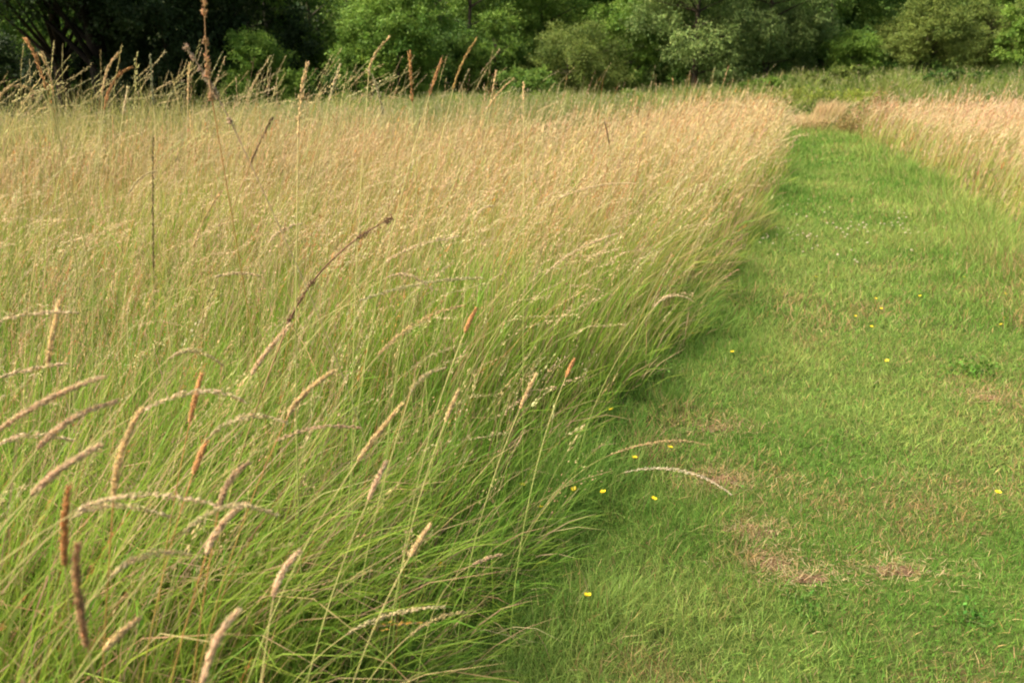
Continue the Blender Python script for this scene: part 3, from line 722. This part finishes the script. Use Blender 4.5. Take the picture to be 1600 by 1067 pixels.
x, y = gnd(1235, 962); leafy("broadleaf_weed", x + .05, y, .10, .035, 130, .016, ((.06, .14, .02), (.11, .2, .035)), "small bluish green weed below the bare brown patch", "weed")
x, y = gnd(1480, 970); leafy("broadleaf_weed", x + .05, y, .08, .04, 90, .016, ((.06, .16, .02), (.1, .24, .04)), "small green weed near the bottom right corner", "weed")
x, y = gnd(1020, 595); leafy("broadleaf_weed", x, y, .12, .10, 220, .02, ((.09, .19, .03), (.17, .29, .05)), "bright leafy weed in the notch of the meadow edge", "weed")
for px, py, rr_, lb in [(868, 800, .11, "broad leaved plant at the meadow foot beside the row of buttercups"), (925, 715, .10, "broad leaved plant under the meadow edge behind the thin tan spike"), (775, 930, .12, "broad leaved plant at the meadow foot near the bottom of the picture"), (1100, 520, .12, "broad leaved plant at the meadow edge past the bright leafy weed")]:
    x, y = gnd(px, py); leafy("broadleaf_weed", x, y, rr_, .09, 170, .022, ((.07, .16, .02), (.15, .27, .04)), lb, "weed", "broad leaved weeds along the meadow foot")
BRK = ((.20, .26, .035), (.34, .36, .06))
for px, Y, r, h, c, lb in [(1240, 31, 1.6, 0.57, BRK, "yellow green bramble mound behind the end of the path, left of the others"), (1310, 30, 1.7, 0.54, BRK, "yellow green bramble mound straight behind the path's end"),
                           (1200, 33, 1.5, 0.54, ((.10, .17, .03), (.2, .27, .05)), "green bramble mound under the grey green willow"), (1350, 26, 1.1, 0.45, ((.13, .17, .04), (.24, .24, .06)), "dull green bramble clump right of the path's end"),
                           (1285, 27, .8, .55, ((.06, .10, .02), (.13, .16, .03)), "small dark bramble tuft at the very end of the path"), (1190, 27, .9, 0.45, ((.08, .13, .03), (.18, .22, .05)), "dark green bramble tuft left of the path's end")]:
    p = at(px, 200, Y); leafy("bramble", p[0], Y, r, h, int(2600 * r), .075, c, lb, "bramble", "brambles behind the end of the path")
for px, py, r, h, c, lb in [(1366, 207, .8, 1.15, ((.22, .12, .05), (.36, .22, .10)), "reddish brown seeding dock clump standing right of the path's end"),
                            (1318, 214, .8, .6, ((.20, .14, .05), (.32, .24, .09)), "low rusty dock clump on the inside of the path bend")]:
    x, y = gnd(px, py); leafy("dock_clump", x, y, r, h, 1500, .05, c, lb, "dock")

# ------------------------------------------------------------------ trees
def tree(name, px, Y, width, height, low, cols, label, cat="tree", group=None, nl=26000, leaf=.12, trunk=.14, lobes=46, depth=None, bark=(.075, .058, .04)):
    """low = height of the crown's underside; crown made of leaf clumps over branch ends"""
    x = (px - 800) / F_PX * Y / (CT + (533.5 - 125) / F_PX * ST)
    z = float(terrain(x, Y)); dz = depth or width
    r = random.Random(int(px * 13 + Y * 7))
    g = np.random.default_rng(int(px * 3 + Y * 11 + width * 5) % 100000)
    cz, rz = (height + low) / 2, (height - low) / 2
    wood = MB(); bc = bark
    sway = r.uniform(-.04, .04) * height
    top = np.array([sway, 0, low + (height - low) * .75])
    ts = bez(np.array([0, 0, -.1]), np.array([0, 0, top[2] * .35]), np.array([sway, 0, top[2] * .7]), top, 12)
    tube(wood, ts, np.linspace(trunk, trunk * .2, 12) * np.concatenate([[1.35, 1.1], np.ones(10)]), bc, 8, .08)
    cen, rad = [], []
    for k in range(lobes):
        while True:
            u = np.array([r.uniform(-1, 1), r.uniform(-1, 1), r.uniform(-1, 1)])
            if .25 < (u ** 2).sum() < 1.25: break
        u[:2] *= (1 - .35 * max(0, u[2])) if low > .8 else (1 - .25 * max(0, u[2]))
        s = r.uniform(.11, .29) * min(width, 2.2 * rz) * .5 * (1.25 - .35 * np.linalg.norm(u))
        cen.append(np.array([u[0] * (width / 2 - s * .6), u[1] * (dz / 2 - s * .6), cz + u[2] * (rz - s * .5)])); rad.append(s * 1.25)
    cen, rad = np.array(cen), np.array(rad)
    for k in range(0, lobes, 2):
        e = cen[k]; a = ts[min(10, 1 + int(9 * max(0.05, min(.95, (e[2] - low * .7) / max(.1, top[2])))))]
        tube(wood, bez(a, a + (e - a) * .3 + np.array([0, 0, .05]), a + (e - a) * .7, e, 6), np.linspace(trunk * .32, trunk * .06, 6), bc, 5, .05)
    # leaves: on the skins of the lobes, sprays pointing outward
    pr = rad ** 2 / (rad ** 2).sum()
    i = g.choice(lobes, nl, p=pr)
    u = g.normal(0, 1, (nl, 3)); u /= np.linalg.norm(u, axis=1, keepdims=True)
    # twig clusters
    nt_ = 24; tw = g.normal(0, 1, (lobes, nt_, 3)); tw /= np.linalg.norm(tw, axis=2, keepdims=True)
    j = g.integers(0, nt_, nl); u = tw[i, j] * 1.0 + u * .30; u /= np.linalg.norm(u, axis=1, keepdims=True)
    spray = g.random((lobes, nt_)) ** 2.2 * .85
    rr = g.uniform(.35, 1.1, nl) ** .8 * (.8 + spray[i, j])
    p = cen[i] + u * (rad[i] * rr)[:, None] * np.array([1.1, 1.1, .85])
    k = p[:, 2] > max(.03, low * .35); p, u, i, j = p[k], u[k], i[k], j[k]; n = len(p)
    d = u * .5 + g.normal(0, .6, (n, 3)) + np.array([0, 0, -.15]); d /= np.linalg.norm(d, axis=1, keepdims=True)
    nrm = u * .8 + np.array([0, 0, .5]) + g.normal(0, .5, (n, 3))
    s = np.cross(d, nrm); s /= np.linalg.norm(s, axis=1, keepdims=True) + 1e-9
    L = (leaf * g.uniform(.6, 1.35, n))[:, None]; W = L * .62
    v = np.stack([p, p + d * L * .45 + s * W / 2, p + d * L, p + d * L * .45 - s * W / 2], 1)
    tone = np.clip(.5 + .22 * g.normal(0, 1, lobes)[i] + .14 * g.normal(0, 1, (lobes, nt_))[i, j] + .16 * g.normal(0, 1, n), 0, 1)
    c = mixc(cols[0], cols[1], tone) * (1 + g.normal(0, .1, (n, 3)) * .5)
    b = MB(); q = np.arange(n) * 4
    b.add(v, np.stack([q, q + 1, q + 2, q + 3], 1), np.repeat(np.clip(c, .005, .8)[:, None], 4, 1))
    ro = empty(name, (x, Y, z)); tag(ro, label, cat, group)
    wood.build("trunk", M_BARK, ro, smooth=True); b.build("crown", M_LEAF, ro)
    return ro

MID = ((.055, .115, .018), (.18, .28, .042)); BRIGHT = ((.07, .145, .02), (.20, .31, .045)); DARK_SHADED = ((.014, .030, .010), (.04, .066, .018))  # the near black pair has the canopy's shade put into its leaf colours
OLIVE = ((.075, .115, .022), (.21, .26, .055)); GREY = ((.080, .135, .034), (.25, .33, .095)); DEEPG = ((.036, .088, .018), (.14, .23, .04))
W_ = "wood edge trees"
tree("oak_tree", 95, 36, 11, 13, 5.0, DEEPG, "big oak with a thick dark bare trunk at the far left", nl=30000, leaf=.2, trunk=.34, lobes=60, bark=(.03, .022, .015), group=W_)
tree("oak_tree", 160, 34.5, 9, 12, 4.3, DARK_SHADED, "dark tree with a broad shaded trunk right of the big oak", nl=26000, leaf=.2, trunk=.5, lobes=50, bark=(.015, .012, .01), group=W_)  # bark and leaves coloured near black to carry the shade under the canopy
tree("yew_tree", 265, 35, 6.5, 9, .3, DARK_SHADED, "nearly black evergreen, canopy shade put into its leaf colour, filling the left of the wood edge", nl=60000, leaf=.12, lobes=70, group=W_)
tree("yew_tree", 385, 37.5, 6, 9, .8, DARK_SHADED, "second near black evergreen, canopy shade put into its leaf colour, behind the bright sapling", nl=50000, leaf=.12, lobes=60, group=W_)
tree("holly_bush", 175, 38, 4.5, 5.2, .2, DARK_SHADED, "dark holly in the shade between the trunks", "bush", nl=26000, leaf=.12, group=W_)
tree("field_maple", 20, 47, 7, 8, .6, MID, "sunlit maple seen far behind the big oak's trunk", nl=26000, leaf=.15, group=W_)
tree("field_maple", 118, 46, 5, 7, .8, BRIGHT, "small sunlit maple glimpsed between the two dark trunks", nl=22000, leaf=.14, group=W_)
tree("holly_bush", 10, 38, 5, 4.4, .1, DARK_SHADED, "low dark holly at the far left edge of the wood", "bush", nl=26000, leaf=.12, group=W_)
tree("hazel_bush", 408, 33.5, 3.9, 4.4, .2, BRIGHT, "bright green young hazel in front of the black evergreens", "bush", nl=26000, leaf=.09, trunk=.05, group=W_)
tree("hazel_bush", 345, 34, 2.6, 3.6, .1, DEEPG, "dim green hazel in the shade left of the bright one", "bush", nl=14000, leaf=.09, trunk=.05, group=W_)
tree("ash_tree", 500, 40, 6, 10, .8, MID, "mid green ash between the evergreens and the hazel tree", nl=42000, leaf=.12, group=W_)
tree("hazel_tree", 622, 35, 4.6, 5.6, .2, BRIGHT, "full bright green hazel tree left of centre", nl=46000, leaf=.1, trunk=.08, lobes=60, group=W_)
tree("hazel_bush", 560, 34, 2.2, 2.4, .1, MID, "small mid green bush at the left foot of the hazel tree", "bush", nl=12000, leaf=.09, trunk=.04, group=W_)
tree("ash_tree", 730, 42, 7, 11, .6, MID, "tall green ash behind and right of the hazel tree", nl=50000, leaf=.12, group=W_)
tree("holly_bush", 716, 38, 3.6, 3.8, .2, DEEPG, "dark holly in the gap right of the hazel tree", "bush", nl=22000, leaf=.1, group=W_)
tree("hazel_bush", 770, 37, 3.0, 4.2, .2, MID, "leafy green hazel left of the dome shaped shrub", "bush", nl=24000, leaf=.1, trunk=.06, group=W_)
tree("hazel_bush", 818, 34, 3.0, 2.0, .1, MID, "low green bush in front of the dome shaped shrub", "bush", nl=16000, leaf=.09, trunk=.04, group=W_)
tree("sallow_shrub", 888, 37, 5.2, 3.9, .15, OLIVE, "dome shaped olive brown sallow with a dark underside", "shrub", nl=60000, leaf=.075, trunk=.08, lobes=80, group=W_)
tree("ash_tree", 850, 44, 7, 11, 1., MID, "tall ash behind the dome shaped sallow", nl=42000, leaf=.13, group=W_)
tree("field_maple", 965, 39.5, 3.6, 5.2, .6, BRIGHT, "bright green maple rising right behind the dome shaped sallow", nl=30000, leaf=.1, trunk=.08, group=W_)
tree("ash_tree", 985, 47, 8, 12, 1., DEEPG, "darker ash behind the bright maple", nl=42000, leaf=.14, group=W_)
tree("hazel_bush", 985, 33, 1.1, 1.05, .05, BRIGHT, "tiny bright bush under the trees right of the sallow", "bush", nl=4000, leaf=.07, trunk=.02, group=W_)
tree("willow_tree", 1085, 38, 6.2, 9, .4, GREY, "broad grey green willow, the palest tree of the wood edge", nl=80000, leaf=.1, trunk=.16, lobes=90, group=W_)
tree("willow_tree", 1195, 40, 5.4, 9, .5, GREY, "second grey green willow joined to the right of the palest one", nl=62000, leaf=.1, trunk=.16, lobes=70, group=W_)
tree("ash_tree", 1285, 46, 6.5, 11, .8, DEEPG, "dark green ash right of the willows", nl=46000, leaf=.12, group=W_)
tree("hazel_bush", 1322, 38.5, 2.5, 2.6, .1, BRIGHT, "light green sapling standing alone before the dark gap", "bush", nl=18000, leaf=.08, trunk=.04, group=W_)
tree("ash_tree", 1375, 49, 7, 8.8, .8, MID, "green ash behind the light sapling", nl=44000, leaf=.13, group=W_)
tree("sallow_tree", 1443, 38, 3.9, 4.4, .9, OLIVE, "rounded olive sallow tree on thin bare stems", nl=46000, leaf=.08, trunk=.09, lobes=70, group=W_)
tree("willow_tree", 1535, 42, 5, 4.2, .6, OLIVE, "soft green willow right of the olive sallow", nl=42000, leaf=.09, trunk=.1, lobes=60, group=W_)
tree("field_maple", 1500, 50, 7, 8.2, 1, MID, "green maple above the soft green willow", nl=40000, leaf=.13, group=W_)
tree("field_maple", 1612, 39, 3.2, 5.2, .3, BRIGHT, "bright green maple cut by the right edge of the picture", nl=28000, leaf=.1, trunk=.08, group=W_)
tree("field_maple", 1600, 49, 8, 9, .8, MID, "tall maple in the far right corner", nl=40000, leaf=.13, group=W_)
SCR = ['tall nettle like scrub at the foot of the wood, left of the hazel tree', 'leafy scrub at the foot of the hazel tree', 'pale scrub between the hazel tree and the sallow', 'low scrub before the dark gap left of the sallow', 'green scrub under the left side of the sallow',
       'ragged scrub under the right side of the sallow', 'low scrub under the palest willow', 'leafy scrub under the second willow', 'scrub left of the light sapling', 'scrub right of the light sapling', 'scrub under the olive sallow tree', 'scrub under the soft green willow', 'scrub at the far right below the maple']
for k, lb in enumerate(SCR):
    pxs = 480 + k * 90 + random.uniform(-20, 20)
    tree("scrub_bush", pxs, random.uniform(31.5, 35.5), random.uniform(2.6, 4.2), random.uniform(.9, 1.7) - (.5 if pxs > 900 else 0), .02, [MID, OLIVE, BRIGHT, DEEPG][k % 4], lb, "scrub", nl=9000, leaf=.085, trunk=.02, lobes=34, group="low scrub at the foot of the wood")
BACK = ['ash behind the hazel tree, far back', 'oak far back behind the dome shaped sallow', 'oak far back behind the palest willow', 'oak far back between the willows', 'maple far back behind the light sapling', 'oak far back above the olive sallow', 'oak far back at the right', 'maple far back at the far right']
for k, lb in enumerate(BACK):
    tree("oak_tree", 660 + k * 128 + random.uniform(-25, 25), random.uniform(51, 54), random.uniform(7, 9), random.uniform(9, 13), .5, MID if k % 3 else BRIGHT, "layered mid green " + lb, nl=26000, leaf=.17, lobes=60, group=W_)
NEAR = ['left of the big oak', 'under the big oak', 'behind the big oak', 'between the dark trunk and the first black evergreen', 'behind the first black evergreen', 'between the two black evergreens', 'behind the bright young hazel', 'left of the hazel tree', 'behind the hazel tree', 'right of the hazel tree', 'behind the leafy green hazel', 'left of the dome shaped sallow', 'behind the dome shaped sallow', 'behind the bright maple', 'left of the palest willow', 'behind the palest willow', 'between the two willows', 'behind the light sapling', 'right of the light sapling', 'behind the olive sallow tree', 'behind the soft green willow', 'at the far right']
for k in range(22):
    pxu = -150 + k * 88 + random.uniform(-20, 20)
    if 1 <= k <= 2: continue
    tree("holly_bush", pxu, random.uniform(43.5, 47), random.uniform(4.5, 6), random.uniform(2.2, 3.2), .05, DARK_SHADED if pxu < 560 else DEEPG, "dark undergrowth holly in the shade " + NEAR[k], "bush", nl=9000, leaf=.16, trunk=.05, lobes=26, group="undergrowth hollies beneath the trees")
# the wood behind, one mass
g = np.random.default_rng(5); n = 230000
px_ = g.uniform(-700, 2300, n); Y_ = g.uniform(52, 66, n)
cx = (px_ - 800) / F_PX * Y_; lump = fbm(cx, Y_, 5, 2)
zz = g.random(n) ** .8 * (8 + 8 * lump)
p = np.stack([cx, Y_ + 3 * noise(cx, zz * 1.4, 2.2, 3), zz], -1); low_ = g.random(n) < .25; p[low_, 2] *= .25
d = g.normal(0, 1, (n, 3)); d /= np.linalg.norm(d, axis=1, keepdims=True)
b = MB(); tone = np.clip(noise(cx, zz * 1.5, 2.0, 9) + g.normal(0, .15, n), 0, 1)
spikelets(b, p, d, g.uniform(.25, .5, n), g.uniform(.2, .35, n), mixc((.018, .045, .012), (.09, .15, .03), tone), .3)
for k in range(60):
    xx = random.uniform(-60, 75); yy = random.uniform(51, 60); tube(b, np.array([[xx, yy, 0], [xx + random.uniform(-.3, .3), yy, 5], [xx, yy, 11]]), np.array([.2, .15, .08]), (.05, .04, .03), 6)
tag(b.build("woodland", M_LEAF), "dark deciduous wood filling the background behind the edge trees", "wood", kind='stuff')
